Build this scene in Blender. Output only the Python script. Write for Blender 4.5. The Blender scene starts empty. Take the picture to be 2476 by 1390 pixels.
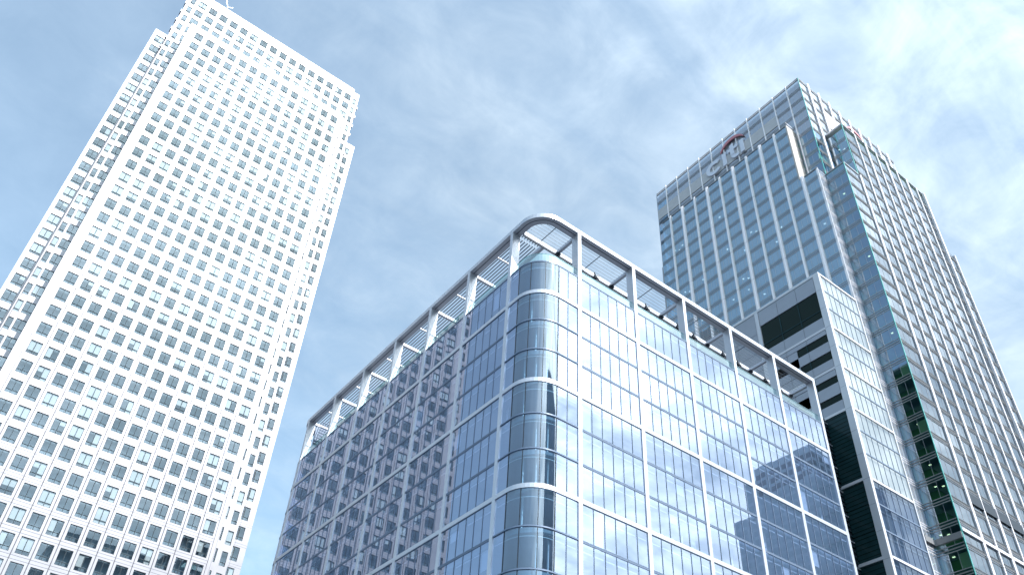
import bpy, math, random
from mathutils import Vector, Matrix
random.seed(7)
S = bpy.context.scene
C = S.collection
R_ = math.radians

# ------------------------------------------------------------------ camera
YAW, PITCH, ROLL = 0.956804543, 0.687188454, 0.0644902903
FPX, CX, CY, PW, PH = 2023.62678, 1232.69703, 835.02993, 2476.0, 1390.0
fw = Vector((math.cos(YAW)*math.cos(PITCH), math.sin(YAW)*math.cos(PITCH), math.sin(PITCH)))
rt0 = Vector((math.sin(YAW), -math.cos(YAW), 0)); up0 = rt0.cross(fw)
rt = math.cos(ROLL)*rt0 + math.sin(ROLL)*up0
up = -math.sin(ROLL)*rt0 + math.cos(ROLL)*up0
CAM = Vector((0, 0, 1.6))
cd = bpy.data.cameras.new('camera'); cam = bpy.data.objects.new('camera', cd); C.objects.link(cam)
cd.sensor_width = 36; cd.lens = FPX/PW*36
cd.shift_x = (PW/2-CX)/PW; cd.shift_y = (CY-PH/2)/PW
cd.clip_start = 0.1; cd.clip_end = 9000
bk = -fw
cam.matrix_world = Matrix(((rt.x, up.x, bk.x, CAM.x), (rt.y, up.y, bk.y, CAM.y), (rt.z, up.z, bk.z, CAM.z), (0, 0, 0, 1)))
S.camera = cam
def proj(p):
    d = Vector(p)-CAM; z = d.dot(fw)
    if z < 1: return None
    return CX+FPX*d.dot(rt)/z, CY-FPX*d.dot(up)/z, z

# ------------------------------------------------------------------ world and sun
SUN_AZ, SUN_EL = -80.0, 47.0
w = bpy.data.worlds.new('World'); S.world = w; w.use_nodes = True
nt = w.node_tree; nt.nodes.clear(); N = nt.nodes.new; L = nt.links.new
sky = N('ShaderNodeTexSky'); sky.sky_type = 'NISHITA'; sky.sun_disc = False
sky.sun_elevation = R_(SUN_EL); sky.sun_rotation = R_(90-SUN_AZ)
sky.air_density = 1.0; sky.dust_density = 1.0; sky.ozone_density = 1.2
tc = N('ShaderNodeTexCoord'); sep = N('ShaderNodeSeparateXYZ'); L(tc.outputs['Generated'], sep.inputs[0])
def wm(op, a, b=None, c=None):
    n = N('ShaderNodeMath'); n.operation = op
    for i, v in enumerate((a, b, c)):
        if v is None: continue
        if isinstance(v, (int, float)): n.inputs[i].default_value = v
        else: L(v, n.inputs[i])
    return n.outputs[0]
zz = wm('MAXIMUM', wm('ADD', sep.outputs[2], 0.12), 0.05)
cmb = N('ShaderNodeCombineXYZ'); L(wm('DIVIDE', sep.outputs[0], zz), cmb.inputs[0]); L(wm('DIVIDE', sep.outputs[1], zz), cmb.inputs[1])
mp = N('ShaderNodeMapping'); L(cmb.outputs[0], mp.inputs[0]); mp.inputs['Rotation'].default_value = (0, 0, R_(35)); mp.inputs['Scale'].default_value = (0.75, 3.0, 1)
n1 = N('ShaderNodeTexNoise'); n1.inputs['Scale'].default_value = 2.2; n1.inputs['Detail'].default_value = 9; n1.inputs['Roughness'].default_value = 0.56; n1.inputs['Distortion'].default_value = 0.9
L(mp.outputs[0], n1.inputs['Vector'])
n2 = N('ShaderNodeTexNoise'); n2.inputs['Scale'].default_value = 0.75; n2.inputs['Detail'].default_value = 3; L(cmb.outputs[0], n2.inputs['Vector'])
n3 = N('ShaderNodeTexNoise'); n3.inputs['Scale'].default_value = 9.0; n3.inputs['Detail'].default_value = 8; n3.inputs['Roughness'].default_value = 0.6; n3.inputs['Distortion'].default_value = 0.4; L(cmb.outputs[0], n3.inputs['Vector'])
# cloud brightness grows near the sun
sv = Vector((math.cos(R_(SUN_EL))*math.cos(R_(SUN_AZ)), math.cos(R_(SUN_EL))*math.sin(R_(SUN_AZ)), math.sin(R_(SUN_EL))))
dp = N('ShaderNodeVectorMath'); dp.operation = 'DOT_PRODUCT'; L(tc.outputs['Generated'], dp.inputs[0]); dp.inputs[1].default_value = sv
# more cloud towards the east (+x) than the west
east = wm('MULTIPLY_ADD', sep.outputs[0], 0.34, wm('MULTIPLY', sep.outputs[1], -0.10))
cl = wm('ADD', wm('MULTIPLY_ADD', n1.outputs[0], 0.50, wm('MULTIPLY_ADD', n2.outputs[0], 0.18, 0.12)), wm('MULTIPLY_ADD', n3.outputs[0], 0.42, -0.19))
cl = wm('ADD', cl, east)
cl = wm('ADD', cl, wm('MULTIPLY', wm('POWER', wm('MAXIMUM', wm('MULTIPLY_ADD', dp.outputs['Value'], 0.5, 0.5), 0.001), 5.0), 0.20))
rmp = N('ShaderNodeMapRange'); rmp.interpolation_type = 'SMOOTHSTEP'; L(cl, rmp.inputs[0])
rmp.inputs[1].default_value = 0.36; rmp.inputs[2].default_value = 1.22; rmp.inputs[3].default_value = 0.34; rmp.inputs[4].default_value = 0.95
glow = wm('POWER', wm('MAXIMUM', wm('MULTIPLY_ADD', dp.outputs['Value'], 0.5, 0.5), 0.001), 9.0)
gtex = wm('MAXIMUM', wm('ADD', wm('MULTIPLY_ADD', n1.outputs[0], 2.0, -0.55), wm('MULTIPLY_ADD', n3.outputs[0], 1.6, -0.55)), 0.30)
cbr = wm('MULTIPLY_ADD', wm('MULTIPLY', glow, gtex), 23.0, wm('MULTIPLY', wm('MULTIPLY_ADD', n3.outputs[0], 0.7, 0.65), 3.75))
ccol = N('ShaderNodeVectorMath'); ccol.operation = 'SCALE'; ccol.inputs[0].default_value = (0.86, 0.97, 1.03); L(cbr, ccol.inputs['Scale'])
mix = N('ShaderNodeMix'); mix.data_type = 'RGBA'; L(rmp.outputs[0], mix.inputs[0]); skt = N('ShaderNodeVectorMath'); skt.operation = 'MULTIPLY'; skt.inputs[1].default_value = (1.02, 1.35, 1.32); L(sky.outputs[0], skt.inputs[0]); L(skt.outputs[0], mix.inputs[6]); L(ccol.outputs[0], mix.inputs[7])
bg = N('ShaderNodeBackground'); bg.inputs[1].default_value = 0.14; L(mix.outputs[2], bg.inputs[0])
wo = N('ShaderNodeOutputWorld'); L(bg.outputs[0], wo.inputs[0])

sd = bpy.data.lights.new('sun', 'SUN'); sd.energy = 3.7; sd.angle = R_(0.5); sd.color = (1.0, 0.975, 0.95)
so = bpy.data.objects.new('sun', sd); C.objects.link(so); so.location = sv*400
so.rotation_euler = sv.to_track_quat('Z', 'Y').to_euler()

S.view_settings.view_transform = 'Standard'; S.view_settings.look = 'None'
S.view_settings.exposure = 0.80; S.view_settings.gamma = 1.0
S.cycles.max_bounces = 8; S.cycles.transparent_max_bounces = 12; S.cycles.glossy_bounces = 4; S.cycles.caustics_reflective = False
S.cycles.sample_clamp_indirect = 6

# ------------------------------------------------------------------ materials
MATS = {}
def mat(name, col, rough=0.5, metal=0.0, noise=0.0, nscale=1.0, stretch=(1, 1, 1), emit=None, bump=0.0, rvar=0.0):
    m = bpy.data.materials.new(name); m.use_nodes = True; t = m.node_tree; b = t.nodes['Principled BSDF']
    b.inputs['Base Color'].default_value = (*col, 1); b.inputs['Roughness'].default_value = rough; b.inputs['Metallic'].default_value = metal
    if noise or bump or rvar:
        g = t.nodes.new('ShaderNodeTexCoord'); mpn = t.nodes.new('ShaderNodeMapping'); mpn.inputs['Scale'].default_value = stretch
        t.links.new(g.outputs['Object'], mpn.inputs[0])
        n = t.nodes.new('ShaderNodeTexNoise'); n.inputs['Scale'].default_value = nscale; n.inputs['Detail'].default_value = 6; n.inputs['Roughness'].default_value = 0.6
        t.links.new(mpn.outputs[0], n.inputs['Vector'])
        if noise:
            r = t.nodes.new('ShaderNodeMapRange'); r.inputs[1].default_value = 0.25; r.inputs[2].default_value = 0.75
            r.inputs[3].default_value = 1-noise; r.inputs[4].default_value = 1+noise*0.6; t.links.new(n.outputs[0], r.inputs[0])
            v = t.nodes.new('ShaderNodeVectorMath'); v.operation = 'SCALE'; v.inputs[0].default_value = col
            t.links.new(r.outputs[0], v.inputs['Scale']); t.links.new(v.outputs[0], b.inputs['Base Color'])
        if rvar:
            r2 = t.nodes.new('ShaderNodeMapRange'); r2.inputs[1].default_value = 0.3; r2.inputs[2].default_value = 0.7
            r2.inputs[3].default_value = rough-rvar; r2.inputs[4].default_value = rough+rvar; t.links.new(n.outputs[0], r2.inputs[0]); t.links.new(r2.outputs[0], b.inputs['Roughness'])
        if bump:
            bp = t.nodes.new('ShaderNodeBump'); bp.inputs['Strength'].default_value = bump; bp.inputs['Distance'].default_value = 0.05
            t.links.new(n.outputs[0], bp.inputs['Height']); t.links.new(bp.outputs[0], b.inputs['Normal'])
    if emit:
        b.inputs['Emission Color'].default_value = (*col, 1); b.inputs['Emission Strength'].default_value = emit
    MATS[name] = m; return m
def glass(name, tint, refl, gcol=(1, 1, 1), rough=0.0, wob=0.0, wscale=0.3):
    m = bpy.data.materials.new(name); m.use_nodes = True; t = m.node_tree; t.nodes.clear()
    n = t.nodes.new; l = t.links.new
    tr = n('ShaderNodeBsdfTransparent'); tr.inputs[0].default_value = (*tint, 1)
    gl = n('ShaderNodeBsdfGlossy'); gl.inputs['Color'].default_value = (*gcol, 1); gl.inputs['Roughness'].default_value = rough
    lw = n('ShaderNodeLayerWeight'); lw.inputs[0].default_value = 0.35
    mr = n('ShaderNodeMapRange'); mr.inputs[3].default_value = refl; mr.inputs[4].default_value = 1.0
    pw = n('ShaderNodeMath'); pw.operation = 'POWER'; pw.inputs[1].default_value = 3.0
    l(lw.outputs['Facing'], pw.inputs[0]); l(pw.outputs[0], mr.inputs[0])
    if wob:
        g = n('ShaderNodeTexCoord'); ns = n('ShaderNodeTexNoise'); ns.inputs['Scale'].default_value = wscale; ns.inputs['Detail'].default_value = 1
        l(g.outputs['Object'], ns.inputs['Vector'])
        bp = n('ShaderNodeBump'); bp.inputs['Strength'].default_value = 1.0; bp.inputs['Distance'].default_value = wob
        l(ns.outputs[0], bp.inputs['Height']); l(bp.outputs[0], gl.inputs['Normal'])
    mx = n('ShaderNodeMixShader'); l(mr.outputs[0], mx.inputs[0]); l(tr.outputs[0], mx.inputs[1]); l(gl.outputs[0], mx.inputs[2])
    o = n('ShaderNodeOutputMaterial'); l(mx.outputs[0], o.inputs[0])
    MATS[name] = m; return m

steel = mat('brushed_steel_cladding', (0.285, 0.28, 0.305), 0.42, 0.55, 0.05, 0.25, (1, 1, 2.5), rvar=0.04)
joint = mat('panel_joint', (0.10, 0.10, 0.12), 0.6)
sframe = mat('dark_window_frame', (0.045, 0.06, 0.07), 0.65, 0.0)
sframe.node_tree.nodes['Principled BSDF'].inputs['Specular IOR Level'].default_value = 0.15
room = mat('room_interior', (0.20, 0.25, 0.285), 0.9, 0, 0.25, 0.3)
blindm = mat('roller_blind', (0.58, 0.56, 0.53), 0.8)
sglass = glass('grey_blue_window_glass', (0.70, 0.77, 0.81), 0.13, (0.78, 0.90, 1.0), 0, 0.0008, 0.7)

white = mat('satin_silver_white_metal', (0.60, 0.60, 0.635), 0.36, 0.62, 0.04, 0.5, rvar=0.04)
mull = mat('dark_blue_mullion', (0.16, 0.21, 0.30), 0.4, 0.2)
mglass = glass('blue_curtain_glass', (0.62, 0.73, 0.93), 0.42, (0.77, 0.845, 1.0), 0, 0.0004, 0.22)
cglass = glass('blue_curved_glass', (0.44, 0.62, 0.75), 0.22, (0.86, 0.93, 1.0), 0.03)
ceil = mat('office_ceiling', (0.52, 0.54, 0.60), 0.8, 0, 0.1, 0.4)
core = mat('office_core_wall', (0.42, 0.46, 0.53), 0.8, 0, 0.3, 0.12)
rail_w = mat('white_blind_headbox', (0.86, 0.86, 0.86), 0.6)
balg = glass('green_balustrade_glass', (0.55, 0.74, 0.72), 0.26, (0.9, 1, 1))
slatd = mat('thin_dark_louvre', (0.15, 0.17, 0.20), 0.5, 0.2)
slatm = mat('louvre_aluminium', (0.30, 0.33, 0.37), 0.4, 0.35)
dark = mat('dark_steel', (0.035, 0.045, 0.06), 0.5, 0.3)
roofm = mat('roof_membrane', (0.11, 0.125, 0.15), 0.9, 0, 0.2, 0.3)

wpanel = mat('grey_metal_panel', (0.35, 0.36, 0.40), 0.36, 0.35, 0.07, 0.3, (1, 1, 2))
wtrim = mat('pale_metal_trim', (0.62, 0.61, 0.64), 0.4, 0.2, 0.05, 0.4)
wdark = mat('dark_green_window_glass', (0.004, 0.014, 0.009), 0.04, 0.0)
wteal = mat('dark_teal_glass_panel', (0.015, 0.045, 0.050), 0.18, 0.1, 0.3, 0.4, rvar=0.06)
for m_ in (wdark, wteal): m_.node_tree.nodes['Principled BSDF'].inputs['Specular IOR Level'].default_value = 0.18
wglass = glass('silver_fritted_glass', (0.76, 0.79, 0.78), 0.34, (0.98, 0.99, 1.0), 0, 0.004, 0.25)
wlow = glass('dark_navy_glass', (0.30, 0.36, 0.46), 0.13, (0.8, 0.88, 1.0), 0, 0.003, 0.25)
pale = mat('pale_window_lining', (0.58, 0.585, 0.58), 0.85, 0, 0.25, 0.35, (1, 1, 0.4))

tglass = glass('blue_tower_glass', (0.40, 0.60, 0.74), 0.50, (0.70, 0.88, 1.0), 0, 0.004, 0.2)
tglass2 = glass('pale_tower_glass', (0.40, 0.50, 0.58), 0.50, (0.92, 0.95, 1.0), 0, 0.004, 0.2)
tright = glass('grey_lavender_tower_glass', (0.40, 0.45, 0.52), 0.27, (0.86, 0.92, 1.0), 0, 0.004, 0.2)
spanb = mat('dark_grey_sunshade', (0.17, 0.175, 0.19), 0.45, 0.25, 0.15, 0.4)
tclear = glass('clear_return_glass', (0.86, 0.88, 0.92), 0.25, (0.92, 0.95, 1.0))
tgreen = glass('green_blue_corner_glass', (0.50, 0.80, 0.56), 0.38, (0.62, 0.80, 1.0), 0, 0.004, 0.25)
fin_m = mat('pinkish_white_fin', (0.92, 0.86, 0.875), 0.45, 0.0, 0.04, 0.5)
span = mat('bronze_spandrel', (0.42, 0.42, 0.44), 0.4, 0.25, 0.15, 0.4)
spback = mat('blue_grey_spandrel_back', (0.13, 0.17, 0.20), 0.5, 0.1, 0.1, 0.3)
spanlight = mat('grey_spandrel_panel', (0.30, 0.30, 0.31), 0.45, 0.2, 0.1, 0.3)
louv = mat('beige_plant_louvre', (0.50, 0.475, 0.475), 0.6, 0.1, 0.15, 0.6, (1, 1, 4))
stone = mat('tan_edge_panel', (0.52, 0.46, 0.42), 0.6, 0.1, 0.25, 0.6)
edgeg = mat('green_glass_edge', (0.10, 0.42, 0.38), 0.2, 0.1)
tcore = mat('tower_core_wall', (0.15, 0.38, 0.09), 0.8, 0, 0.45, 0.25)
tceil = mat('tower_ceiling', (0.32, 0.38, 0.40), 0.8, 0, 0.1, 0.4)
lampm = mat('ceiling_downlight', (1.0, 0.96, 0.88), 0.5, emit=1.3)
letter = mat('grey_sign_letter', (0.66, 0.66, 0.73), 0.45, 0.1)
redm = mat('red_sign_arc', (0.52, 0.19, 0.21), 0.45)
bwn = mat('grey_distant_glass', (0.53, 0.60, 0.65), 0.3)
conc = mat('pale_concrete', (0.68, 0.73, 0.77), 0.7, 0.0, 0.2, 0.2)  # one pale blue-grey tone, mottled by noise
pave = mat('granite_paving', (0.06, 0.078, 0.11), 0.75, 0, 0.2, 0.4)
asph = mat('asphalt', (0.05, 0.05, 0.055), 0.85, 0, 0.3, 0.6)

# ------------------------------------------------------------------ helpers
WL = {}
def thing(name, label, cat, loc, group=None):
    o = bpy.data.objects.new(name, None); C.objects.link(o); o.location = loc; o.empty_display_size = 2
    o['label'] = label; o['category'] = cat
    if group: o['group'] = group
    WL[o] = Vector(loc); return o
def link(name, me, parent, pos=(0, 0, 0), label=None, kind=None):
    o = bpy.data.objects.new(name, me); C.objects.link(o); p = Vector(pos); WL[o] = p
    if parent: o.parent = parent; o.location = p-WL[parent]
    else: o.location = p
    if label: o['label'] = label
    if kind: o['kind'] = kind
    return o
class MB:
    def __init__(s): s.v = []; s.f = []; s.m = []; s.ms = []; s.sm = []
    def mi(s, m):
        if m not in s.ms: s.ms.append(m)
        return s.ms.index(m)
    def poly(s, pts, m, smooth=False):
        i = len(s.v); s.v += [tuple(p) for p in pts]; s.f.append(tuple(range(i, i+len(pts)))); s.m.append(s.mi(m)); s.sm.append(smooth)
    def box(s, x0, x1, y0, y1, z0, z1, m, F=None):
        if x0 > x1: x0, x1 = x1, x0
        if y0 > y1: y0, y1 = y1, y0
        if z0 > z1: z0, z1 = z1, z0
        P = [(x, y, z) for z in (z0, z1) for y in (y0, y1) for x in (x0, x1)]
        if F: P = [F(*p) for p in P]
        i = len(s.v); s.v += P; k = s.mi(m)
        for q in ((0, 2, 3, 1), (4, 5, 7, 6), (0, 1, 5, 4), (2, 6, 7, 3), (0, 4, 6, 2), (1, 3, 7, 5)):
            s.f.append(tuple(i+a for a in (q if not (F and getattr(F, 'flip', 0)) else q[::-1]))); s.m.append(k); s.sm.append(False)
    def strip(s, pts, lo, hi, m):
        i = len(s.v); n = len(pts); k = s.mi(m)
        for p in pts: s.v += [(p[0], p[1], lo), (p[0], p[1], hi)]
        for j in range(n-1): s.f.append((i+2*j, i+2*j+2, i+2*j+3, i+2*j+1)); s.m.append(k); s.sm.append(True)
    def bar(s, a, b, t, m, t2=None):
        a = Vector(a); b = Vector(b); d = (b-a).normalized(); h = Vector((0, 0, 1)) if abs(d.z) < .9 else Vector((1, 0, 0))
        u = d.cross(h).normalized(); v = u.cross(d); t2 = t2 or t
        u *= t/2; v *= t2/2
        A = [a-u-v, a+u-v, a+u+v, a-u+v]; B = [b-u-v, b+u-v, b+u+v, b-u+v]
        for k in range(4): s.poly((A[k], A[(k+1) % 4], B[(k+1) % 4], B[k]), m)
        s.poly(A[::-1], m); s.poly(B, m)
    def sweep(s, path, prof, m, closed_ends=True):
        # path: list of (x, y, nx, ny) with outward normal; prof: list of (out, z) closed
        n = len(prof); rings = []
        for (x, y, nx, ny) in path: rings.append([(x+nx*o, y+ny*o, z) for o, z in prof])
        for a, b in zip(rings[:-1], rings[1:]):
            for k in range(n): s.poly((a[k], b[k], b[(k+1) % n], a[(k+1) % n]), m)
        if closed_ends: s.poly(rings[0], m); s.poly(rings[-1][::-1], m)
    def add(s, o, off=(0, 0, 0)):
        i = len(s.v); s.v += [(a+off[0], b+off[1], c+off[2]) for a, b, c in o.v]
        ks = [s.mi(m) for m in o.ms]
        s.f += [tuple(a+i for a in f) for f in o.f]; s.m += [ks[k] for k in o.m]; s.sm += o.sm
    def mesh(s, name, org=(0, 0, 0)):
        me = bpy.data.meshes.new(name); me.from_pydata([(a-org[0], b-org[1], c-org[2]) for a, b, c in s.v], [], s.f)
        for m in s.ms: me.materials.append(m)
        me.polygons.foreach_set('material_index', s.m); me.polygons.foreach_set('use_smooth', s.sm); me.update(); return me
    def build(s, name, parent, label=None, kind=None):
        if parent is None: org = (0, 0, 0)
        else:
            xs = [v[0] for v in s.v]; ys = [v[1] for v in s.v]; zs = [v[2] for v in s.v]
            org = ((min(xs)+max(xs))/2, (min(ys)+max(ys))/2, (min(zs)+max(zs))/2)
        return link(name, s.mesh(name, org), parent, org, label, kind)
def visarea(c, wd, ht):
    p = proj(c)
    if not p: return -1
    x, y, z = p
    return (wd*ht)/(z*z) if -10 < x < PW+10 and -10 < y < PH+10 else -(abs(x-PW/2)+abs(y-PH/2))
def FB(Y0):                      # right faces (normal -y): u = x, v = out
    f = lambda u, v, z: (u, Y0-v, z)
    class G:
        flip = 1
        def __call__(s, u, v, z): return (u, Y0-v, z)
    return G()
def FA(X0):                      # left faces (normal -x): u = y, v = out
    class G:
        flip = 0
        def __call__(s, u, v, z): return (X0-v, u, z)
    return G()

# ------------------------------------------------------------------ ground
g = MB(); g.poly([(-2500, -2500, 0), (2500, -2500, 0), (2500, 2500, 0), (-2500, 2500, 0)], pave)
o = g.build('ground', None); o['kind'] = 'structure'
g = MB(); g.poly([(-400, -30, .004), (400, -30, .004), (400, -8, .004), (-400, -8, .004)], asph)
for k in range(-40, 40): g.poly([(k*9, -19.08, .008), (k*9+4, -19.08, .008), (k*9+4, -18.92, .008), (k*9, -18.92, .008)], white)
o = g.build('road', None); o['kind'] = 'structure'

# ================================================================== 1. white steel tower
OCS = thing('office_tower', 'tall white steel-clad tower with a grid of small square windows, leftmost building', 'skyscraper', (18, 165, 0))
PX, PZ = 2.878, 4.10
def winvariant(wd, ht, kind, narrow=False):
    "local: x centre, y = depth into the wall (+), z centre. returns frame, pane, blind builders"
    fr = MB(); pa = MB(); bl = MB(); d = 0.11
    x0, x1, z0, z1 = -wd/2, wd/2, -ht/2, ht/2
    tz = z0+0.24*ht
    fr.box(x0, x1, d-.04, d+.05, z1-.11, z1-.002, sframe); fr.box(x0, x1, d-.04, d+.05, z0+.002, z0+.07, sframe)
    fr.box(x0+.002, x0+.06, d-.04, d+.05, z0+.07, z1-.13, sframe); fr.box(x1-.06, x1-.002, d-.04, d+.05, z0+.07, z1-.13, sframe)
    fr.box(x0+.06, x1-.06, d-.05, d+.04, tz-.05, tz+.05, sframe)
    if not narrow: fr.box(-.045, .045, d-.05, d+.04, z0+.07, tz-.05, sframe); fr.box(-.045, .045, d-.05, d+.04, tz+.05, z1-.13, sframe)
    pa.poly([(x0, d+.01, z0), (x1, d+.01, z0), (x1, d+.01, z1), (x0, d+.01, z1)], sglass)
    y = d+.10
    def B(a, b, lo): bl.poly([(a, y, lo), (b, y, lo), (b, y, z1-.05), (a, y, z1-.05)], blindm)
    H = {1: lambda: (B(x0+.08, -.05, tz), B(.05, x1-.08, tz)), 2: lambda: B(x0+.08, -.05, tz+.1), 3: lambda: B(.05, x1-.08, z0+.1), 4: lambda: (B(x0+.08, -.05, .1), B(.05, x1-.08, .1)),
         5: lambda: B(.05, x1-.08, .45), 6: lambda: (B(x0+.08, -.05, .35), B(.05, x1-.08, z0+.08)), 7: lambda: B(x0+.08, x1-.08, z0+.1)}
    if kind: H[kind]()
    return fr, pa, bl
VAR = {}
def getvar(wd, ht, kind, narrow=False):
    k = (wd, ht, kind, narrow)
    if k not in VAR:
        fr, pa, bl = winvariant(*k); VAR[k] = (fr, pa, bl, fr.mesh('window'), pa.mesh('pane'), bl.mesh('blind') if bl.v else None)
    return VAR[k]
def gridface(cl, cols, rows, wd, ht, y, x0, x1, z0, z1, px, groove=True):
    "steel face with window holes; cols/rows centres"
    cb = [x0]+[(a+b)/2 for a, b in zip(cols[:-1], cols[1:])]+[x1]
    if len(cols) > 1: cb[0], cb[-1] = cols[0]-px/2, cols[-1]+px/2
    rows = sorted(rows); rb = [z0]+[(a+b)/2 for a, b in zip(rows[:-1], rows[1:])]+[z1]
    if x0 < cb[0]-.02: cl.poly([(x0, y, z0), (cb[0], y, z0), (cb[0], y, z1), (x0, y, z1)], steel)
    if x1 > cb[-1]+.02: cl.poly([(cb[-1], y, z0), (x1, y, z0), (x1, y, z1), (cb[-1], y, z1)], steel)
    gw = .07 if groove else 0
    for i, c in enumerate(cols):
        a, b = cb[i], cb[i+1]; l, r = c-wd/2, c+wd/2
        if groove:
            if i: cl.poly([(a-gw, y+.1, z0), (a+gw, y+.1, z0), (a+gw, y+.1, z1), (a-gw, y+.1, z1)], joint)
            cl.poly([(a+gw, y, z0), (a+gw, y+.1, z0), (a+gw, y+.1, z1), (a+gw, y, z1)], joint); cl.poly([(b-gw, y, z0), (b-gw, y+.1, z0), (b-gw, y+.1, z1), (b-gw, y, z1)], joint)
        cl.poly([(a+gw, y, z0), (l, y, z0), (l, y, z1), (a+gw, y, z1)], steel); cl.poly([(r, y, z0), (b-gw, y, z0), (b-gw, y, z1), (r, y, z1)], steel)
        zp = z0
        for j, rz in enumerate(rows):
            lo, hi = rz-ht/2, rz+ht/2
            cl.poly([(l, y, zp), (r, y, zp), (r, y, lo), (l, y, lo)], steel); zp = hi
            d = .22
            cl.poly([(l, y, lo), (r, y, lo), (r, y+d, lo), (l, y+d, lo)], steel); cl.poly([(l, y, hi), (l, y+d, hi), (r, y+d, hi), (r, y, hi)], steel)
            cl.poly([(l, y, lo), (l, y+d, lo), (l, y+d, hi), (l, y, hi)], steel); cl.poly([(r, y, lo), (r, y, hi), (r, y+d, hi), (r, y+d, lo)], steel)
        cl.poly([(l, y, zp), (r, y, zp), (r, y, z1), (l, y, z1)], steel)
    if groove:
        for rz in rows:
            for dz in (ht/2+.38, -ht/2-.38):
                for i in range(len(cols)):
                    cl.box(cb[i]+gw, cb[i+1]-gw, y-.004, y+.01, rz+dz-.035, rz+dz+.035, joint)
    # dark rooms behind
    cl.poly([(cb[0], y+1.3, z0), (cb[-1], y+1.3, z0), (cb[-1], y+1.3, z1), (cb[0], y+1.3, z1)], room)
ow = []
def regwin(cols, rows, wd, ht, y, narrow=False):
    for c in cols:
        for rz in rows:
            hseed = random.random()
            kind = 0 if hseed < .66 else random.choice((1, 1, 2, 3, 4, 5, 6, 7))
            if narrow: kind = 0 if hseed < .6 else 7
            ow.append((c, y, rz, wd, ht, kind, narrow))
cl = MB()
rows = [186.4-PZ*k for k in range(0, 44)]
mc = [-0.5+PX*k for k in range(14)]
gridface(cl, mc, rows, 1.96, 2.76, 140.0, -3.3, 38.9, 6, 190.0, PX); regwin(mc, rows, 1.96, 2.76, 140.0)
for (a, b, ya, yb, zt) in ((-3.3, 38.9, 140, 146, 190.0),):
    cl.poly([(a, ya, 6), (a, yb, 6), (a, yb, zt), (a, ya, zt)], steel); cl.poly([(b, ya, 6), (b, ya, zt), (b, yb, zt), (b, yb, 6)], steel); cl.poly([(a, ya, zt), (b, ya, zt), (b, yb, zt), (a, yb, zt)], steel)
cl.build('steel_cladding', OCS, 'bright brushed steel panels of the wide centre bay')
cl = MB()          # slim side rib with slit windows
gridface(cl, [39.5], rows, .34, 2.55, 140.8, 38.9, 40.15, 6, 189.6, PX, False); regwin([39.5], rows, .34, 2.55, 140.8, True)
cl.poly([(40.15, 140.8, 6), (40.15, 140.8, 189.6), (40.15, 146, 189.6), (40.15, 146, 6)], steel); cl.poly([(38.9, 140.8, 189.6), (40.15, 140.8, 189.6), (40.15, 146, 189.6), (38.9, 146, 189.6)], steel)
cl.build('corner_rib', OCS)
cl = MB()          # upper body / crown
br = [205.2-4.12*k for k in range(0, 48)]
bc = [-3.13+PX*k for k in range(16)]
gridface(cl, bc, br[:5], 2.02, 2.8, 144.8, bc[0]-PX/2, bc[-1]+PX/2, 186.9, 210, PX)
regwin(bc, br[:5], 2.02, 2.8, 144.8)
for c, wc_, ww_ in ((bc[0], -4.32, 1.66), (bc[-1], bc[-1], 2.02)):
    gridface(cl, [wc_], br[5:], ww_, 2.8, 144.8, bc[0]-PX/2-.75 if c < 0 else c-PX/2, c+PX/2, 6, 186.9, PX, False); regwin([wc_], br[5:], ww_, 2.8, 144.8)
gridface(cl, [-5.5], br[:5], 1.15, 2.75, 145.2, -6.75, bc[0]-PX/2, 186.9, 209.4, PX, False); regwin([-5.5], br[:5], 1.15, 2.75, 145.2, True)
gridface(cl, [-6.02], br[5:], 1.0, 2.75, 145.2, -6.75, bc[0]-PX/2-.75, 6, 186.9, PX, False); regwin([-6.02], br[5:], 1.0, 2.75, 145.2, True)
gridface(cl, [42.35], br, 1.1, 2.75, 145.2, bc[-1]+PX/2, 43.4, 6, 209.4, PX, False); regwin([42.35], br, 1.1, 2.75, 145.2, True)
cl.poly([(bc[0]-PX/2, 144.8, 6), (bc[0]-PX/2, 145.2, 6), (bc[0]-PX/2, 145.2, 210), (bc[0]-PX/2, 144.8, 210)], steel)
cl.poly([(bc[-1]+PX/2, 144.8, 6), (bc[-1]+PX/2, 144.8, 210), (bc[-1]+PX/2, 145.2, 210), (bc[-1]+PX/2, 145.2, 6)], steel)
cl.box(-6.75, 43.4, 146.6, 195, 6, 209.4, steel); cl.box(bc[0]-PX/2, bc[-1]+PX/2, 144.82, 194, 209.42, 210, steel)
cl.poly([(-6.75, 145.2, 6), (-6.75, 146.6, 6), (-6.75, 146.6, 209.4), (-6.75, 145.2, 209.4)], steel); cl.poly([(43.4, 145.2, 6), (43.4, 145.2, 209.4), (43.4, 146.6, 209.4), (43.4, 146.6, 6)], steel)
cl.poly([(-6.75, 145.2, 209.4), (43.4, 145.2, 209.4), (43.4, 146.6, 209.4), (-6.75, 146.6, 209.4)], steel)
for rz in br[:6]:      # projecting sills at the outer edges
    cl.box(-7.05, -6.752, 145.0, 146.5, rz-2.45, rz-1.55, steel); cl.box(43.402, 43.75, 145.0, 146.5, rz-2.45, rz-1.55, steel)
cl.build('crown', OCS, 'set back upper storeys of the steel tower')
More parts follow.
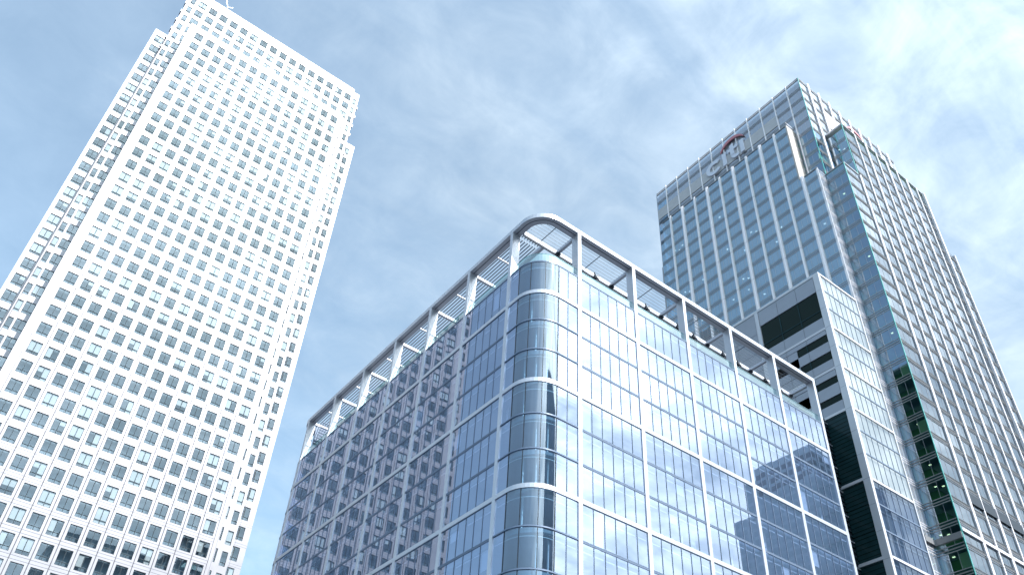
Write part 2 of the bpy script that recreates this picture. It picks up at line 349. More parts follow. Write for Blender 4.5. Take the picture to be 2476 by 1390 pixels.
for (x0, x1, wc, zt) in ((-9.78, -6.8, -8.1, 189.7), (43.45, 46.5, 44.35, 189.7)):
    cl = MB(); gridface(cl, [wc], rows, 1.96, 2.76, 147.0, x0, x1, 6, zt, PX, False); regwin([wc], rows, 1.96, 2.76, 147.0)
    cl.poly([(x0, 147, 6), (x0, 190, 6), (x0, 190, zt), (x0, 147, zt)], steel); cl.poly([(x1, 147, 6), (x1, 147, zt), (x1, 190, zt), (x1, 190, 6)], steel)
    cl.poly([(x0, 147, zt), (x1, 147, zt), (x1, 190, zt), (x0, 190, zt)], steel)
    for rz in rows: cl.box(x0, x1, 146.996, 147.01, rz+1.62, rz+1.67, joint); cl.box(x0, x1, 146.996, 147.01, rz+2.1, rz+2.15, joint)
    cl.box(x0+.7, x0+.75, 146.995, 147.01, 6, zt-.4, joint) if x0 > 0 else None
    cl.build('corner_strip', OCS)
for x, y, zt in ((-6.72, 145.0, 188.0), (-6.45, 145.05, 188.0), (-5.32, 144.7, 186.5), (40.4, 144.4, 188), (38.99, 139.94, 189), (39.02, 140.6, 188)):
    p = MB(); p.box(x-.05, x+.05, y-.05, y+.05, 6, zt, joint if x in (-6.72, -6.45) else steel); p.build('guide_rail', OCS)
ow.sort(key=lambda q: -visarea((q[0], q[1], q[2]), q[3], q[4]))
def addwin(q):
    fr, pa, bl, mf, mp_, mbl = getvar(q[3], q[4], q[5], q[6]); pos = (q[0], q[1], q[2])
    o = link('window', mf, OCS, pos); link('pane', mp_, o, pos)
    if mbl: link('blind', mbl, o, pos)
for q in ow[:100]: addwin(q)
rest = MB()
for q in ow[100:]:
    fr, pa, bl = getvar(q[3], q[4], q[5], q[6])[:3]
    for b in (fr, pa, bl): rest.add(b, q[:3])
rest.build('window', OCS, 'smaller windows of the upper floors', 'stuff')

# rooftop weather mast on the white tower
M = thing('weather_mast', 'thin white weather mast with a forked top on the roof edge of white tower', 'mast', (2.3, 146, 210))
p = MB(); p.box(.9, 3.5, 145.4, 146.6, 210.001, 210.22, white); p.box(1.7, 2.9, 145.6, 146.4, 210.22, 210.7, white); p.build('base', M)
p = MB(); p.bar((2.45, 146, 210.7), (2.25, 146, 212.4), .13, white); p.build('pole', M)
p = MB(); p.bar((2.25, 146, 212.4), (1.25, 146, 215.0), .13, white); p.build('arm', M)
p = MB(); p.bar((2.25, 146, 212.4), (3.5, 146, 213.5), .10, white); p.build('arm', M)

# ================================================================== 2. glass building with the rounded corner
X0, Y0, RC = 40.13, 52.7, 3.2
MID = thing('office_building', 'blue glass office building with rounded corner, white grid and open steel roof frame', 'office building', (65, 84, 0))
XE, YE = 91.75, 115.4            # right end, left end
cx_, cy_ = X0+RC, Y0+RC
def corner_path(step=7.5, off=0.0):
    pts = []
    n = int(90/step)
    for k in range(n+1):
        a = R_(180+k*step); pts.append((cx_+RC*math.cos(a), cy_+RC*math.sin(a), math.cos(a), math.sin(a)))
    return pts
fx, fy = X0+RC, YE-RC            # far corner centre
farc = []
for k in range(13):
    a = R_(90+k*7.5); farc.append((fx+RC*math.cos(a), fy+RC*math.sin(a), math.cos(a), math.sin(a)))
full_path = [(X0+8, YE, 0, 1)]+farc+corner_path()+[(XE, Y0, 0, -1)]
ytop = 69.6
levels = [4.05+4.0608*k for k in range(16)]     # slab levels 4.05 .. 65.0
levels.append(ytop)
bandz = {levels[k] for k in (0, 3, 6, 9, 12, 15)}
postsR = [46.35+9.02*k for k in range(6)]; postsR[-1] = 91.45
postsL = [57.85+9.04*k for k in range(7)]
# columns
for x in postsR:
    p = MB(); p.box(x-.25, x+.25, Y0-.11, Y0+.15, 0, 77.0, white); p.box(x-.25, x+.25, Y0+.152, Y0+.98, ytop, 77.0, white)
    p.box(x-.09, x+.09, Y0+.981, Y0+1.02, ytop, 77.0, joint); p.build('column', MID)
for y in postsL:
    p = MB(); p.box(X0-.11, X0+.15, y-.25, y+.25, 0, 77.0, white); p.box(X0+.152, X0+.98, y-.25, y+.25, ytop, 77.0, white); p.build('column', MID)
# white bands
for z in sorted(bandz):
    p = MB(); p.sweep(full_path, [(-.05, z-.24), (.105, z-.24), (.105, z+.24), (-.05, z+.24)], white)
    p.build('band', MID)
# slabs + core
for z in levels:
    p = MB()
    inner = [(x-nx*.35, y-ny*.35) for x, y, nx, ny in full_path[1:]]
    poly = [(x, y) for x, y in inner]+[(XE-.35, YE-.35)]
    p.poly([(x, y, z-.5) for x, y in poly], ceil); p.poly([(x, y, z-.02) for x, y in poly[::-1]], roofm if z == ytop else ceil)
    for a, b in zip(poly, poly[1:]+poly[:1]): p.poly([(*a, z-.5), (*b, z-.5), (*b, z-.02), (*a, z-.02)], core)
    p.build('floor_slab', MID)
p = MB(); p.box(X0+7, XE-.4, Y0+7, YE-6, 0, ytop-.6, core)
for k in range(15):   # a few partition walls and interior columns behind the curved glass
    z = levels[k]
    for a in (200, 232, 262):
        if (k*7+a) % 3 == 0: continue
        ar = R_(a+((k*37) % 20)-10); c0 = (cx_+math.cos(ar)*2.3, cy_+math.sin(ar)*2.3)
        p.bar((c0[0], c0[1], z), (c0[0], c0[1], levels[k+1]-.5), .12, rail_w)
p.box(XE-.36, XE-.1, Y0+.3, YE, 0, ytop, mull)
p.build('core', MID)
p = MB()
p.sweep(full_path, [(-.32, ytop-.02), (.05, ytop-.02), (.05, ytop+.14), (-.32, ytop+.14)], mull); p.build('coping', MID)
# windows
mw = []
def jit(s): return random.gauss(0, s)
def midwin(F, u0, u1, z0, z1, npn, band0, band1):
    b = MB(); lo = z0+(.24 if band0 else .09); hi = z1-(.24 if band1 else .09)
    if z1 == ytop: hi = z1-.02
    wdt = (u1-u0)/npn
    for k in range(npn):
        a, c = u0+k*wdt, u0+(k+1)*wdt
        t1, t2, t3 = jit(.0010), jit(.0010), jit(.0010)
        q = [F(a, t1, lo), F(c, t2, lo), F(c, t3, hi), F(a, t1+t3-t2, hi)]
        b.poly(q if F.flip else q[::-1], mglass)
        if k: b.box(a-.026, a+.026, -.03, .05, lo, hi, mull, F)
        if random.random() < .93:          # blind head box inside the glass
            b.box(a+.12, c-.12, -.22, -.14, hi-.86-random.random()*.03, hi-.78, rail_w, F)
        r = random.random()
        if r < .05: b.box(a+.05, c-.05, -.2, -.17, lo+random.choice((0, 1.2, 2)), hi-.9, rail_w, F)
        elif r < .13: b.box(a+.3+random.random()*.5, a+.42+random.random()*.9, -1.6, -1.5, lo, hi-.3, rail_w, F)
    if not band0: b.box(u0, u1, -.03, .05, z0-.08, z0+.0, mull, F); b.box(u0, u1, -.03, .06, z0+.02, z0+.09, mull, F)
    if band0: b.box(u0, u1, -.03, .05, lo, lo+.06, mull, F)
    if z1 != ytop: b.box(u0, u1, -.03, .05, hi-.07, hi, mull, F)
    return b
FR, FL = FB(Y0), FA(X0)
for k in range(len(levels)-1):
    z0, z1 = levels[k], levels[k+1]; b0, b1 = z0 in bandz, z1 in bandz
    for a, c in zip(postsR[:-1], postsR[1:]): mw.append((midwin(FR, a+.26, c-.26, z0, z1, 6, b0, b1), ((a+c)/2, Y0, (z0+z1)/2), 9*.7, 4))
    for a, c in zip(postsL[:-1], postsL[1:]): mw.append((midwin(FL, a+.26, c-.26, z0, z1, 6, b0, b1), (X0, (a+c)/2, (z0+z1)/2), 9*.6, 4))
    # rounded corner window: one flat pane left, three curved, two flat right
    b = MB(); lo = z0+(.24 if b0 else .09); hi = (ytop-.02) if z1 == ytop else z1-(.24 if b1 else .09)
    def flat(F, u0, u1):
        t1, t2, t3 = jit(.002), jit(.002), jit(.002)
        q = [F(u0, t1, lo), F(u1, t2, lo), F(u1, t3, hi), F(u0, t1+t3-t2, hi)]; b.poly(q if F.flip else q[::-1], mglass)
        b.box(u0+.12, u1-.12, -.22, -.14, hi-.86, hi-.78, rail_w, F)
    flat(FL, cy_, postsL[0]-.26); n_ = 2; wd_ = (postsR[0]-.26-cx_)/n_
    for i in range(n_): flat(FR, cx_+i*wd_, cx_+(i+1)*wd_)
    b.box(cx_+wd_-.035, cx_+wd_+.035, -.03, .05, lo, hi, mull, FR)
    arc = corner_path(5.0)
    b.strip(arc, lo, hi, cglass)
    for i in (0, 6, 12, 18):
        x, y, nx, ny = arc[i]; t = Vector((-ny, nx)); c = Vector((x, y))
        q = [c-t*.035-Vector((nx, ny))*.03, c+t*.035-Vector((nx, ny))*.03, c+t*.035+Vector((nx, ny))*.05, c-t*.035+Vector((nx, ny))*.05]
        for j in range(4): b.poly([(*q[j], lo), (*q[(j+1) % 4], lo), (*q[(j+1) % 4], hi), (*q[j], hi)], dark)
    path = [(X0, postsL[0]-.26, -1, 0)]+corner_path(5.0)+[(postsR[0]-.26, Y0, 0, -1)]
    if not b0: b.sweep(path, [(-.03, z0-.09), (.09, z0-.09), (.09, z0+.05), (-.03, z0+.05)], mull)
    b.sweep([(x, y, nx, ny) for x, y, nx, ny in corner_path(5.0)], [(-.24, hi-.86), (-.16, hi-.86), (-.16, hi-.80), (-.24, hi-.80)], rail_w)
    mw.append((b, (cx_-2, cy_-2, (z0+z1)/2), 9, 4))
    # far rounded end
    b = MB()
    fa = farc
    b.strip(fa, lo, hi, mglass)
    b.box(cx_, XE, -.03, .0, lo, hi, mull, type('G', (), {'flip': 1, '__call__': lambda s, u, v, z: (u, YE+v, z)})())
    if not b0: b.sweep(fa, [(-.03, z0-.09), (.09, z0-.09), (.09, z0+.05), (-.03, z0+.05)], mull)
    for i in (3, 6, 9): x, y, nx, ny = fa[i]; b.bar((x, y, lo), (x, y, hi), .07, mull)
    mw.append((b, (X0, YE-1, (z0+z1)/2), 2, 4))
mw.sort(key=lambda q: -visarea(q[1], q[2], q[3]))
for q in mw[:100]: q[0].build('window', MID)
rest = MB()
for q in mw[100:]: rest.add(q[0])
rest.build('window', MID, None, 'stuff')
# glass balustrade
p = MB()
bp_ = [(x-nx*.3, y-ny*.3, nx, ny) for x, y, nx, ny in full_path[1:]]
for a, b in zip(bp_[:-1], bp_[1:]): p.poly([(a[0], a[1], ytop+.14), (b[0], b[1], ytop+.14), (b[0], b[1], 71.15), (a[0], a[1], 71.15)], balg)
p.sweep(bp_, [(-.04, 71.15), (.04, 71.15), (.04, 71.21), (-.04, 71.21)], balg)
for a, b in zip(postsR[:-1], postsR[1:]):
    for k in range(1, 6): x = a+(b-a)*k/6; p.box(x-.02, x+.02, Y0+.31, Y0+.36, ytop+.14, 71.2, slatm)
p.build('balustrade', MID)
# roof frame: ring beam, inner beam, cross beams, louvres
p = MB(); p.sweep(full_path[1:], [(-1.05, 77.0), (.12, 77.0), (.12, 77.62), (-1.05, 77.62)], white)
p.sweep(full_path[1:], [(-.46, 76.985), (-.36, 76.985), (-.36, 76.999), (-.46, 76.999)], joint)
p.build('roof_beam', MID)
ZI = 76.72
p = MB(); p.box(X0+4.0, XE, Y0+4.1, Y0+4.45, ZI, ZI+.62, white); p.box(X0+1.06, X0+3.998, Y0+4.1, Y0+4.45, ZI, ZI+.62, white); p.build('inner_beam', MID)
p = MB(); p.box(X0+4.05, X0+4.4, Y0+4.46, YE-1.1, ZI, ZI+.62, white); p.build('inner_beam', MID)
for x in postsR:
    p = MB(); p.box(x-.19, x+.19, Y0+1.06, Y0+4.09, ZI+.02, ZI+.42, white); p.box(x-.33, x+.33, Y0+3.7, Y0+4.09, ZI-.16, ZI+.019, dark)
    for k in range(6): yk = Y0+1.35+k*.44; p.box(x-.21, x+.21, yk, yk+.09, ZI+.43, ZI+.5, slatm)
    p.build('cross_beam', MID)
for y in postsL[1:]:
    p = MB(); p.box(X0+1.06, X0+4.04, y-.19, y+.19, ZI+.02, ZI+.42, white); p.build('cross_beam', MID)
segR = [(X0+1.3, postsR[0]-.2)]+[(a+.2, b-.2) for a, b in zip(postsR[:-1], postsR[1:])]
for i, (a, b) in enumerate(segR):
    p = MB()
    for k in range(6):
        yk = Y0+1.40+k*.47; a2 = a
        if i == 0: a2 = cx_-math.sqrt(max(0.05, (RC-1.0)**2-min(RC-1, max(0, cy_-yk))**2)) if yk < cy_ else X0+1.06
        p.box(a2, b, yk-.015, yk+.015, ZI+.44, ZI+.48, slatd)
    m_ = (a+b)/2 if i else 43.6
    p.box(m_-.04, m_+.04, Y0+1.06, Y0+4.09, ZI+.35, ZI+.42, slatd)
    p.build('roof_louvre', MID)
segL = [(Y0+4.5, postsL[0]-.1)]+[(a+.2, b-.2) for a, b in zip(postsL[:-1], postsL[1:])]
for i, (a, b) in enumerate(segL):
    p = MB()
    for k in range(7): xk = X0+1.34+k*.40; p.box(xk-.05, xk+.05, a, b, ZI+.44, ZI+.56, slatm)
    if i: p.box(X0+1.06, X0+4.04, (a+b)/2-.1, (a+b)/2+.1, ZI+.25, ZI+.42, white)
    p.build('roof_louvre', MID)
p = MB()
for k in range(9): p.box(X0+1.2, X0+5.5, postsL[-1]-2.6+k*.24, postsL[-1]-2.48+k*.24, ZI-.6-k*.36, ZI-.45-k*.36, mull)
p.box(X0+1.2, X0+5.5, postsL[-1]-.4, postsL[-1]-.2, ZI-4.6, ZI-.3, mull); p.build('plant_screen', MID)
p = MB(); p.box(X0+1.1, XE, Y0+4.0, Y0+4.09, ZI-.42, ZI-.3, dark)
p.build('cleaning_rail', MID)
for i, x in enumerate(postsR[:-1]):
    for dx in (3.0, 6.1):
        p = MB(); xx = x+dx
        p.box(xx-.16, xx+.16, Y0+3.7, Y0+3.998, ZI-.55, ZI+.05, dark)
        for s1, s2 in ((-1, 1), (1, 1), (-1, -1), (1, -1)): p.bar((xx, Y0+3.7, ZI-.25), (xx+s1*.42, Y0+3.6, ZI-.25+s2*.36), .13, dark)
        p.build('rail_bracket', MID)

# ================================================================== 3. grey wing block behind it
XW, XW2, YB = 100.8, 111.4, 52.7
WG = thing('office_block', 'narrow grey panelled block with dark windows, between the two blue glass buildings', 'office building', (106, 70, 0))
GA, GBf = FA(XW), FB(YB)
p = MB()
p.box(XW+.001, XW2, YB+.62, 90, 0, 104.6, wdark)      # solid core of the block
p.box(XW, XW2, YB+.62, 90, 104.601, 105.15, wpanel); p.box(XW2+.001, XW2+.15, YB+.6, 90, 0, 104.6, wteal)
# left face panels (openings for window ribbons)
def pan(y0, y1, z0, z1, m=wpanel, v=.22): p.box(y0, y1, 0.002, v, z0, z1, m, GA)
jy = [53.75, 57.55, 61.6, 65.6]
def prow(z0, z1, ys):
    for a, b in zip(ys[:-1], ys[1:]): pan(a+.03, b-.03, z0+.03, z1-.03)
prow(101.25, 104.6, jy); prow(93.3, 95.5, jy); prow(92.0-.1, 92.85, jy); prow(88.4, 90.35, jy); prow(85.3, 86.85, jy)
pan(53.78, 65.57, 95.5, 95.6, wteal, .05)
for (a, b) in ((59.6, 65.57),):
    prow(86.88, 91.87, [59.6, 61.6, 65.6])
prow(85.05, 88.0, [66.45, 71, 77, 90]); prow(88, 92, [66.45, 71, 77, 90]); prow(92, 96, [66.45, 71, 77, 90]); prow(96, 100, [66.45, 71, 77, 90]); prow(100, 104.6, [66.45, 71, 77, 90])
prow(83.55, 84.75, [53.75, 57.55, 61.6, 65.6, 71]); prow(80.1, 82.25, [53.75, 57.55, 61.6, 65.6, 71]); prow(77.2, 78.9, [53.75, 57.55, 61.6, 65.6, 71])
prow(78.9, 83.5, [57.6, 61.6, 65.6, 71])
p.build('wall', WG)
for (y0, y1, z0, z1, cuts) in ((53.8, 65.5, 95.6, 101.2, (57.7, 61.6)), (53.8, 59.5, 90.4, 91.85, (57.7,)), (53.8, 59.5, 86.9, 88.35, (57.7,)), (53.8, 57.5, 82.3, 83.5, ()), (53.8, 57.5, 78.95, 80.05, ())):
    p = MB(); p.box(y0, y1, .003, .06, z0, z1, wdark, GA)
    for c in cuts: p.box(c-.07, c+.07, .061, .16, z0, z1, wteal, GA)
    if z1-z0 > 3: p.box(y0, y1, .062, .14, 97.0, 97.16, wteal, GA)
    p.build('window', WG)
# edge pillar, trims
p = MB(); p.box(XW-.25, XW+.36, YB-.1, YB+1.0, 0, 105.15, wtrim)
for k in range(26): p.box(XW-.254, XW-.2, YB-.1, YB+1.0, 4.0+k*4.05, 4.03+k*4.05, joint)
p.build('corner_pillar', WG)
p = MB(); p.box(65.65, 66.4, .0, .30, 85.1, 104.6, wtrim, GA); p.build('pilaster', WG)
p = MB(); p.box(53.7, 90, -.0, .30, 104.62, 105.15, wtrim, GA); p.build('coping', WG)
for z in (93.1, 85.0, 77.0): p = MB(); p.box(53.7, 65.6 if z > 80 else 57.4, .0, .27, z-.22, z+.22, wtrim, GA); p.build('band', WG)
for z in (64.9, 52.9, 40.9, 28.9): p = MB(); p.box(53.7, 57.9, .0, .27, z-.22, z+.22, wtrim, GA); p.build('band', WG)
# teal louvred recess below
p = MB()
for k in range(19):
    z0 = 1+k*4.0
    p.box(53.72, 57.3, .002, .10, z0+.1, z0+3.95, wteal, GA)
    for j in range(5): p.box(53.72, 57.3, .101, .15, z0+.6+j*.7, z0+.66+j*.7, wdark, GA)
p.build('glass_panel', WG)
p = MB(); p.box(XE+.02, XW-.02, 57.35, 57.6, 0, 76.4, dark)
for k in range(96): p.box(XE+.02, XW-.02, 57.15, 57.345, 1+k*.79, 1.08+k*.79, wteal if k % 5 else wtrim)
p.build('link_wall', WG)
# right face: silver glass front
p = MB(); p.box(XW+.361, XW2-.12, YB+.3, YB+.61, 64.6, 104.6, pale); p.box(XW+.361, XW2-.12, YB+.3, YB+.61, 0, 64.58, core); p.build('lining', WG)
lv = [101.2, 97.2, 93.0, 89.1, 84.9, 81.1, 76.9, 73.0, 69.0, 64.7, 60.8, 56.8, 52.9, 48.9, 44.9, 40.9, 36.9, 32.9, 28.9, 24.9, 20.9, 16.9, 12.9, 8.9, 4.9]
z1 = 104.75
for i, z0 in enumerate(lv):
    b = MB(); n_ = 7; u0, u1 = XW+.36, XW2-.12
    for k in range(n_):
        a, c = u0+(u1-u0)*k/n_, u0+(u1-u0)*(k+1)/n_; t1, t2, t3 = jit(.004), jit(.004), jit(.004)
        b.poly([GBf(a, t1, z0), GBf(c, t2, z0), GBf(c, t3, z1), GBf(a, t1+t3-t2, z1)], wglass if z0 > 64 else wlow)
        if k: b.box(a-.03, a+.03, -.03, .05, z0, z1, mull, GBf)
        if z0 < 64: b.box(a+.15, c-.15, -.22, -.14, z1-1.0, z1-.85, rail_w, GBf)
        if z0 < 64 and random.random() < .12: b.box(a+.1, c-.1, -.25, -.23, z0, z1-1, pale, GBf)
    whiteband = round(z0, 1) in (93.0, 84.9, 76.9, 64.7, 52.9, 40.9, 28.9, 16.9)
    if whiteband: b.box(u0, u1, -.02, .14, z0-.2, z0+.2, wtrim, GBf)
    else: b.box(u0, u1, -.02, .08, z0-.11, z0+.11, mull, GBf)
    b.build('window', WG); z1 = z0
p = MB(); p.box(XW2-.12, XW2+.14, YB-.1, YB+.6, 0, 104.75, wtrim); p.box(XW+.361, XW2+.14, YB-.12, YB+.3, 104.76, 105.15, wtrim); p.build('edge_trim', WG)

# ================================================================== 4. tall glass tower with fins
KX, KY, XO, YS = 122.7, 56.6, 119.6, 52.1
TW = thing('glass_tower', 'tall blue glass tower with white vertical fins and a stepped top', 'skyscraper', (145, 82, 0))
FP = 4.0; FZ = 189.2
flo = [FZ-FP*k for k in range(0, 47)]           # floor lines
TA, TK, TS, TB = FA(XO), FA(KX), FB(YS), FB(KY)
tw = []
def towwin(F, u0, u1, z, gl, npn=3, bright=False, lights=.0, deep=2.6, i0=0, i1=0, ztop=None, plain=False):
    "one bay, one storey: z = floor line at the top"
    b = MB(); zb = z-FP+1.05; n_ = npn; zt = z if ztop is None else min(z, ztop)
    for k in range(n_):
        a, c = u0+(u1-u0)*k/n_, u0+(u1-u0)*(k+1)/n_; t1, t2, t3 = jit(.003), jit(.003), jit(.003)
        q = [F(a, t1, z-FP), F(c, t2, z-FP), F(c, t3, zt), F(a, t1+t3-t2, zt)]; b.poly(q if F.flip else q[::-1], gl)
        if k: b.box(a-.02, a+.02, -.02, .03, z-FP+1.0, zt, span, F)
    # spandrel: two dark lines with a pale strip between
    if plain:
        for dz in (.05, .55, 1.0): b.box(u0, u1, -.02, .035, z-FP+dz, z-FP+dz+.07, fin_m, F)
        return b
    sm = spanlight; sl = spanb if bright else span
    b.box(u0, u1, -.02, .07, z-FP+.97, z-FP+1.08, sl, F); b.box(u0, u1, -.02, .07, z-FP+.42, z-FP+.60, sm, F); b.box(u0, u1, -.02, .07, z-FP+.0, z-FP+.12, sl, F)
    if bright: b.box(u0, u1, -.02, .12, z-FP+.60, z-FP+.72, sl, F)
    b.box(u0+i0, u1-i1, -.08, -.05, z-FP+.0, z-FP+1.0, spback if not bright else spanlight, F)
    b.box(u0+i0, u1-i1, -deep, -.1, z-FP+.0, z-FP+.62, tceil, F)
    r = random.random()
    if r < .05: b.box(u0+.2, u0+(u1-u0)*random.choice((.4, .95)), -.5, -.45, z-FP+1.1, zt-.3, blindm, F)
    if random.random() < lights:
        ul = u0+.5+random.random()*(u1-u0-1.2); b.box(ul, ul+.4, -1.5, -1.25, z-.09, z-.02, lampm, F)
        if random.random() < .4: b.box(ul-.9, ul-.5, -2.2, -1.95, z-.09, z-.02, lampm, F)
    return b
def reg(F, u0, u1, z, gl, **k):
    c = F((u0+u1)/2, 0, z-FP/2); tw.append((towwin(F, u0, u1, z, gl, **k), c, (u1-u0)*.7, FP))
# left face, main slab: fins
finL = [60.45]+[64.72+4.27*k for k in range(9)]
edL = [KY]+finL[:1]+finL[1:]+[102.0]
for z in flo:
    for a, b in zip(edL[:-1], edL[1:]):
        top = 152.4 if b <= 60.5 else 172.5
        if b > 60.5 and a < 61 : 
            if z-FP+2 > 172.5: continue
            if z-FP+1 > 152.4: a = 61.4
        elif z-FP+2 > top: continue
        reg(TA, a, b, z, tglass, i0=.45 if a == KY else 0, lights=.30 if z < 150 else .06, ztop=top)
    reg(TK, 102.0, 105.7, z, tglass, lights=.05) if z < 189 else None
# crown storeys (glass set back)
finC = [60.27+4.17*k for k in range(11)]
edC = [KY]+finC+[105.7]
for z in flo[0:5]:
    for a, b in zip(edC[:-1], edC[1:]):
        reg(TK, a, b, z, tglass2 if z < 189 else tglass2, lights=.0)
# setback strip between crown corner and slab edge, down to z 152
for z in flo[5:9]:
    for a, b in ((KY, 60.27), (60.27, 61.4)): reg(TK, a, b, z, tgreen, npn=2 if b < 61 else 1)
# re-entrant return, lower corner block, right faces
for z in flo[9:]:
    reg(TB, XO+.02, KX-.02, z, tclear, ztop=152.4, plain=True); reg(TK, YS, KY-.01, z, tgreen, i0=.35, lights=.35, ztop=152.4)
finR = [128.65+4.25*k for k in range(8)]+[161.2, 162.6]
edR = [KX]+finR[:8]+[161.2]
for z in flo:
    for a, b in zip(edR[:-1], edR[1:]):
        top = 152.4 if b < 129 else 171.0
        if z-FP+2 > top: continue
        reg(TS, a, b, z, tright, i0=.35 if a == KX else 0, bright=True, ztop=top)
    if z-FP+2 < 151.8: reg(TS, 161.2, 166.2, z, tright, bright=True, ztop=151.8)
for z in flo[5:10]:
    reg(FA(128.0), YS, KY, z, tglass, i0=.35, lights=.7, ztop=171.0)      # side of the upper block
for z in flo[0:10]:
    e = [KX, 126.6]+[126.6+4.26*k for k in range(1, 9)]+[163.5]
    for a, b in zip(e[:-1], e[1:]):
        if z < 172 and a > 129: continue
        reg(TB, a, b, z, tglass2 if z > 172 else tgreen, bright=True)
tw.sort(key=lambda q: -visarea(q[1], q[2], q[3]))
for q in tw[:100]: q[0].build('window', TW)
rest = MB()
for q in tw[100:]: rest.add(q[0])
rest.build('window', TW, None, 'stuff')
# structure behind the glass
p = MB()
p.box(KX+3.2, 163.4, KY+3.2, 105.5, 0, 188.6, tcore); p.box(XO+2.7, KX+3.1, KY+2.9, 101.8, 0, 151.8, tcore); p.box(XO+2.7, KX+3.1, 61.6, 101.8, 151.81, 171.6, tcore)
p.box(XO+.3, KX-.05, KY+.18, KY+.4, 0, 152.3, pale); p.box(KX+.12, KX+2.79, KY+.03, KY+.15, 0, 151.8, ceil); p.box(KX+2.8, 166, YS+2.8, KY+3.0, 0, 151.5, tcore); p.box(128+2.7, 160.8, YS+2.8, KY-.3, 151.6, 170.4, tcore)  # first box: pale backing added so the return face reads bright
p.box(KX+.15, 163.4, 105.7, 106.0, 0, 189.6, span); p.box(163.5, 163.7, KY, 105.7, 0, 189.6, span); p.box(161.3, 161.5, YS+.1, KY, 151.9, 171, span); p.box(166.2, 166.4, YS, KY+4, 0, 151.8, span)
p.box(125.5, 150, 106.1, 108.6, 0, 164.5, span)
p.build('core', TW)
p = MB(); p.box(KX+2.65, 163, KY+2.65, 105.2, 172.8, 188.4, pale); p.build('crown_lining', TW)
for q in ((XO+.05, KX-.05, 61.45, 102, 172.0, 172.5), (XO+.05, KX-.05, KY+.1, 61.3, 151.9, 152.4), (KX+.1, 128, YS+.05, KY-.05, 151.9, 152.4), (128.02, 161.2, YS+.05, KY-.05, 170.6, 171.0), (KX+.2, 163.4, KY+.1, 105.6, 188.0, 188.6), (161.25, 166.2, YS+.05, KY, 151.4, 151.8)):
    p = MB(); p.box(*q, wtrim); p.build('roof', TW)
# plant louvre strip in the crown
p = MB()
for a, b in zip(edC[2:-1], edC[3:]): p.box(a+.06, b-.06, .02, .13, 179.0, 182.9, louv, TK)
p.build('plant_louvre', TW)
p = MB()
for a in (130.9, 135.1): p.box(a+.15, a+4.0, .02, .13, 177.3, 184.2, louv, TB)
p.build('plant_louvre', TW)
# parapet frame lines
for q in ((KY, 105.7, -.1, .12, 189.25, 189.5, spanlight, TK), (KY, 105.7, -.1, .14, 189.9, 190.05, span, TK), (KX, 163.5, -.1, .12, 189.25, 189.5, spanlight, TB), (KX, 163.5, -.1, .14, 189.9, 190.05, span, TB), (61.4, 102, -.1, .15, 172.3, 172.55, spanlight, TA),
          (KY, 60.5, -.1, .15, 152.2, 152.5, spanlight, TA), (YS, KY-.02, -.1, .12, 152.2, 152.5, spanlight, TK), (128, 161.2, -.1, .15, 170.8, 171.05, spanlight, TS), (KX, 128, -.1, .15, 152.2, 152.5, span, TS), (YS, KY, -.1, .12, 170.8, 171.1, fin_m, FA(128.0))):
    p = MB(); p.box(*q); p.build('parapet', TW)
# side of the left slab
p = MB(); p.box(XO-.1, KX-.02, 61.02, 61.38, 152.5, 172.5, stone)
for k in range(6): p.box(XO-.15, KX-.02, 60.98, 61.015, 153.3+FP*k, 153.5+FP*k, fin_m)
p.build('slab_edge', TW)
# green glass edges at the corners
for F, u, z0, z1 in ((TK, KY, 152.4, 190), (FA(KX), YS, 0, 152.4), (FA(128.0), YS, 152.4, 171)):
    p = MB(); p.box(u-.11, u+.02, -.1, .11, z0, z1, edgeg, F); p.build('glass_edge', TW)
p = MB(); p.box(XO-.06, XO+.06, KY-.06, KY+.4, 0, 152.3, fin_m); p.build('corner_trim', TW)
# fins
def finobj(F, u, z0, z1, wd, dp):
    p = MB(); p.box(u-wd/2, u+wd/2, .0, dp, z0, z1, fin_m, F)
    if wd > .5: p.box(u-.06, u+.06, dp, dp+.12, z0, z1, fin_m, F)
    for k in range(int(z0//12)+1, int(z1//12)): p.box(u-wd/2-.004, u+wd/2+.004, .02, dp+.004, k*12+1.2, k*12+1.26, joint, F)
    p.build('fin', TW)
for i, y in enumerate(finL): finobj(TA, y, 0, 152.4 if i == 0 else 172.5, .80 if i % 2 == 0 else .50, .36)
for i, y in enumerate(finC): finobj(TK, y, 172.7 if y > 62 else 152.5, 190.5, .22, .28)
for i, x in enumerate(finR[:8]): finobj(TS, x, 0, 152.4 if i == 0 else 171.0, .62 if i % 2 == 0 else .30, .24)
finobj(TS, 161.4, 0, 171.0, .5, .5); finobj(TS, 165.9, 0, 151.8, .3, .3)
for k in range(9): finobj(TB, 126.6+4.26*k, 171.2 if k > 0 else 152.6, 190.9, .75, .32)
p = MB()
for a, b in zip(edR[1:-1], edR[2:]): p.box(a+.12, b-.12, .02, .26, 71.0, 72.9, dark, TS)
p.build('plant_louvre', TW)
p = MB(); p.box(KX+.0, 166, .03, .3, 64.0, 64.5, fin_m, TS); p.box(YS, KY, .03, .3, 62.9, 63.9, spanlight, TK); p.box(XO, KX-.3, .03, .3, 62.9, 63.9, spanlight, TB); p.build('band', TW)

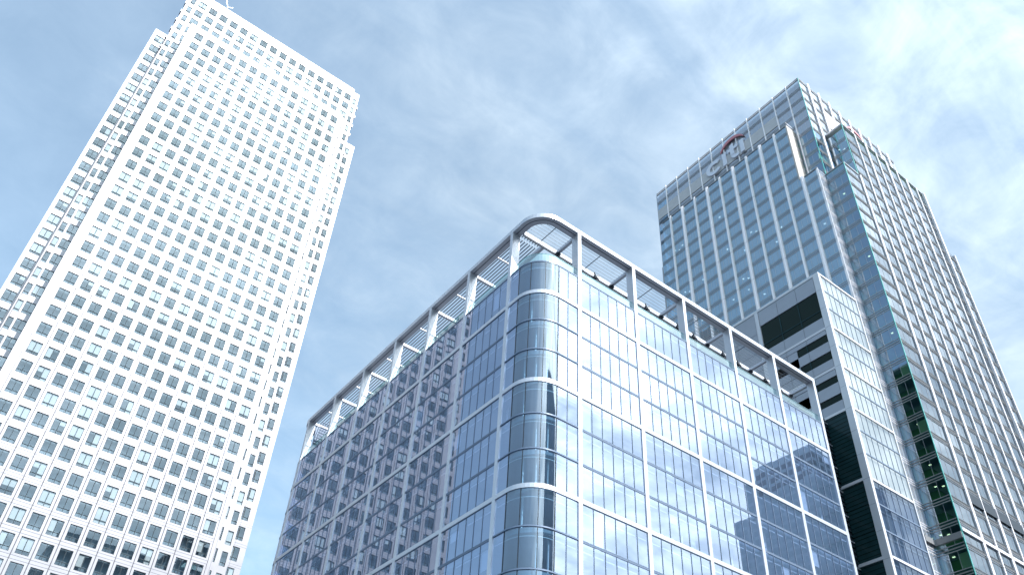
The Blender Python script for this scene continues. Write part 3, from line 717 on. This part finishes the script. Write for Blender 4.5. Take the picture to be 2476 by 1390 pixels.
# signs (three letters-with-arc marks): letters drawn in the sign plane: s = reading direction, z
def sign(label, F, flipu, u0, zb, v1=.55, v0=.2):
    T = thing('roof_sign', label, 'sign', F(u0, .5, zb), 'lettered signs on the tower crown')
    U = lambda s: u0-s if flipu else u0+s
    def ext(polys, m, name):
        p = MB()
        for po in polys:
            fr = [F(U(s), v1, zb+z) for s, z in po]; bkk = [F(U(s), v0, zb+z) for s, z in po]
            p.poly(fr, m); p.poly(bkk[::-1], m)
            for i in range(len(po)): j = (i+1) % len(po); p.poly([fr[i], bkk[i], bkk[j], fr[j]], m)
        p.build(name, T)
    def ring(cx, cz, rx, rz, t, a0, a1, n=22):
        out = []
        for k in range(n):
            A, B = R_(a0+(a1-a0)*k/n), R_(a0+(a1-a0)*(k+1)/n)
            out.append([(cx+rx*math.cos(A), cz+rz*math.sin(A)), (cx+rx*math.cos(B), cz+rz*math.sin(B)), (cx+(rx-t)*math.cos(B), cz+(rz-t)*math.sin(B)), (cx+(rx-t)*math.cos(A), cz+(rz-t)*math.sin(A))])
        return out
    ext(ring(2.7, 2.35, 2.7, 2.4, 1.15, 42, 318), letter, 'letter')
    ext([[(5.65, 0), (6.8, 0), (6.8, 4.75), (5.65, 4.75)]], letter, 'letter')
    tt = [[(8.3, 1.6), (9.45, 1.6), (9.45, 6.1), (8.3, 5.6)], [(7.55, 3.5), (8.3, 3.5), (8.3, 4.5), (7.55, 4.5)], [(9.45, 3.5), (10.75, 3.5), (10.75, 4.5), (9.45, 4.5)]]
    tt += [[(x, z) for x, z in q] for q in ring(10.1, 1.75, 1.8, 1.8, 1.1, 180, 300, 10)]
    ext(tt, letter, 'letter')
    ext([[(11.5, 0), (12.65, 0), (12.65, 4.75), (11.5, 4.75)]], letter, 'letter')
    # arc
    out = []; n = 20
    for k in range(n):
        def P(t, o):
            a = math.pi*(.16+.68*t); th = .55*math.sin(math.pi*min(1, max(0, t)))**.5+.12
            return (9.15-4.45*math.cos(a), 3.3+(4.65)*math.sin(a)+(th if o else -th)*.75)
        A, B = k/n, (k+1)/n; out.append([P(A, 1), P(A, 0), P(B, 0), P(B, 1)])
    ext(out, redm, 'arc')
sign('grey lettered sign with red arc on the tower face above the rounded building', TK, True, 87.4, 179.2)
sign('small grey and red sign seen edge-on along the bright right face of the tower', TB, False, 135.4, 179.4, .27, .10)

# ================================================================== 5. towers behind the camera (mirrored in the glass)
def bgtower(name, label, boxes, loc):
    T = thing(name, label, 'skyscraper', loc)
    for (x0, x1, y0, y1, z1, crown) in boxes:
        p = MB(); p.box(x0, x1, y0, y1, 0, z1, conc); p.build('wall', T)
        p = MB(); z = 6.0
        while z < z1-3:
            for (a, b, n) in ((x0, x1, int((x1-x0)/3)),):
                for k in range(n):
                    if random.random() < .9: p.box(a+(b-a)*(k+.15)/n, a+(b-a)*(k+.85)/n, y1+.002, y1+.08, z, z+2.4, bwn if z < z1-crown else spanlight)
            n = int((y1-y0)/3)
            for k in range(n): p.box(x0-.08, x0-.002, y0+(y1-y0)*(k+.15)/n, y0+(y1-y0)*(k+.85)/n, z, z+2.4, bwn if z < z1-crown else spanlight)
            z += 4
        p.build('window', T, None, 'stuff')
bgtower('office_tower', 'dark stepped tower mirrored in the right end of the rounded building', [(280, 335, -93.6, -64.6, 204, 14), (282, 335, -100.6, -93.61, 200, 0), (284, 335, -111, -100.61, 185.5, 0)], (305, -85, 0))
bgtower('office_tower', 'dark slab mirrored in the lowest windows of the white steel tower', [(36, 112, -110, -60, 142, 0)], (74, -85, 0))
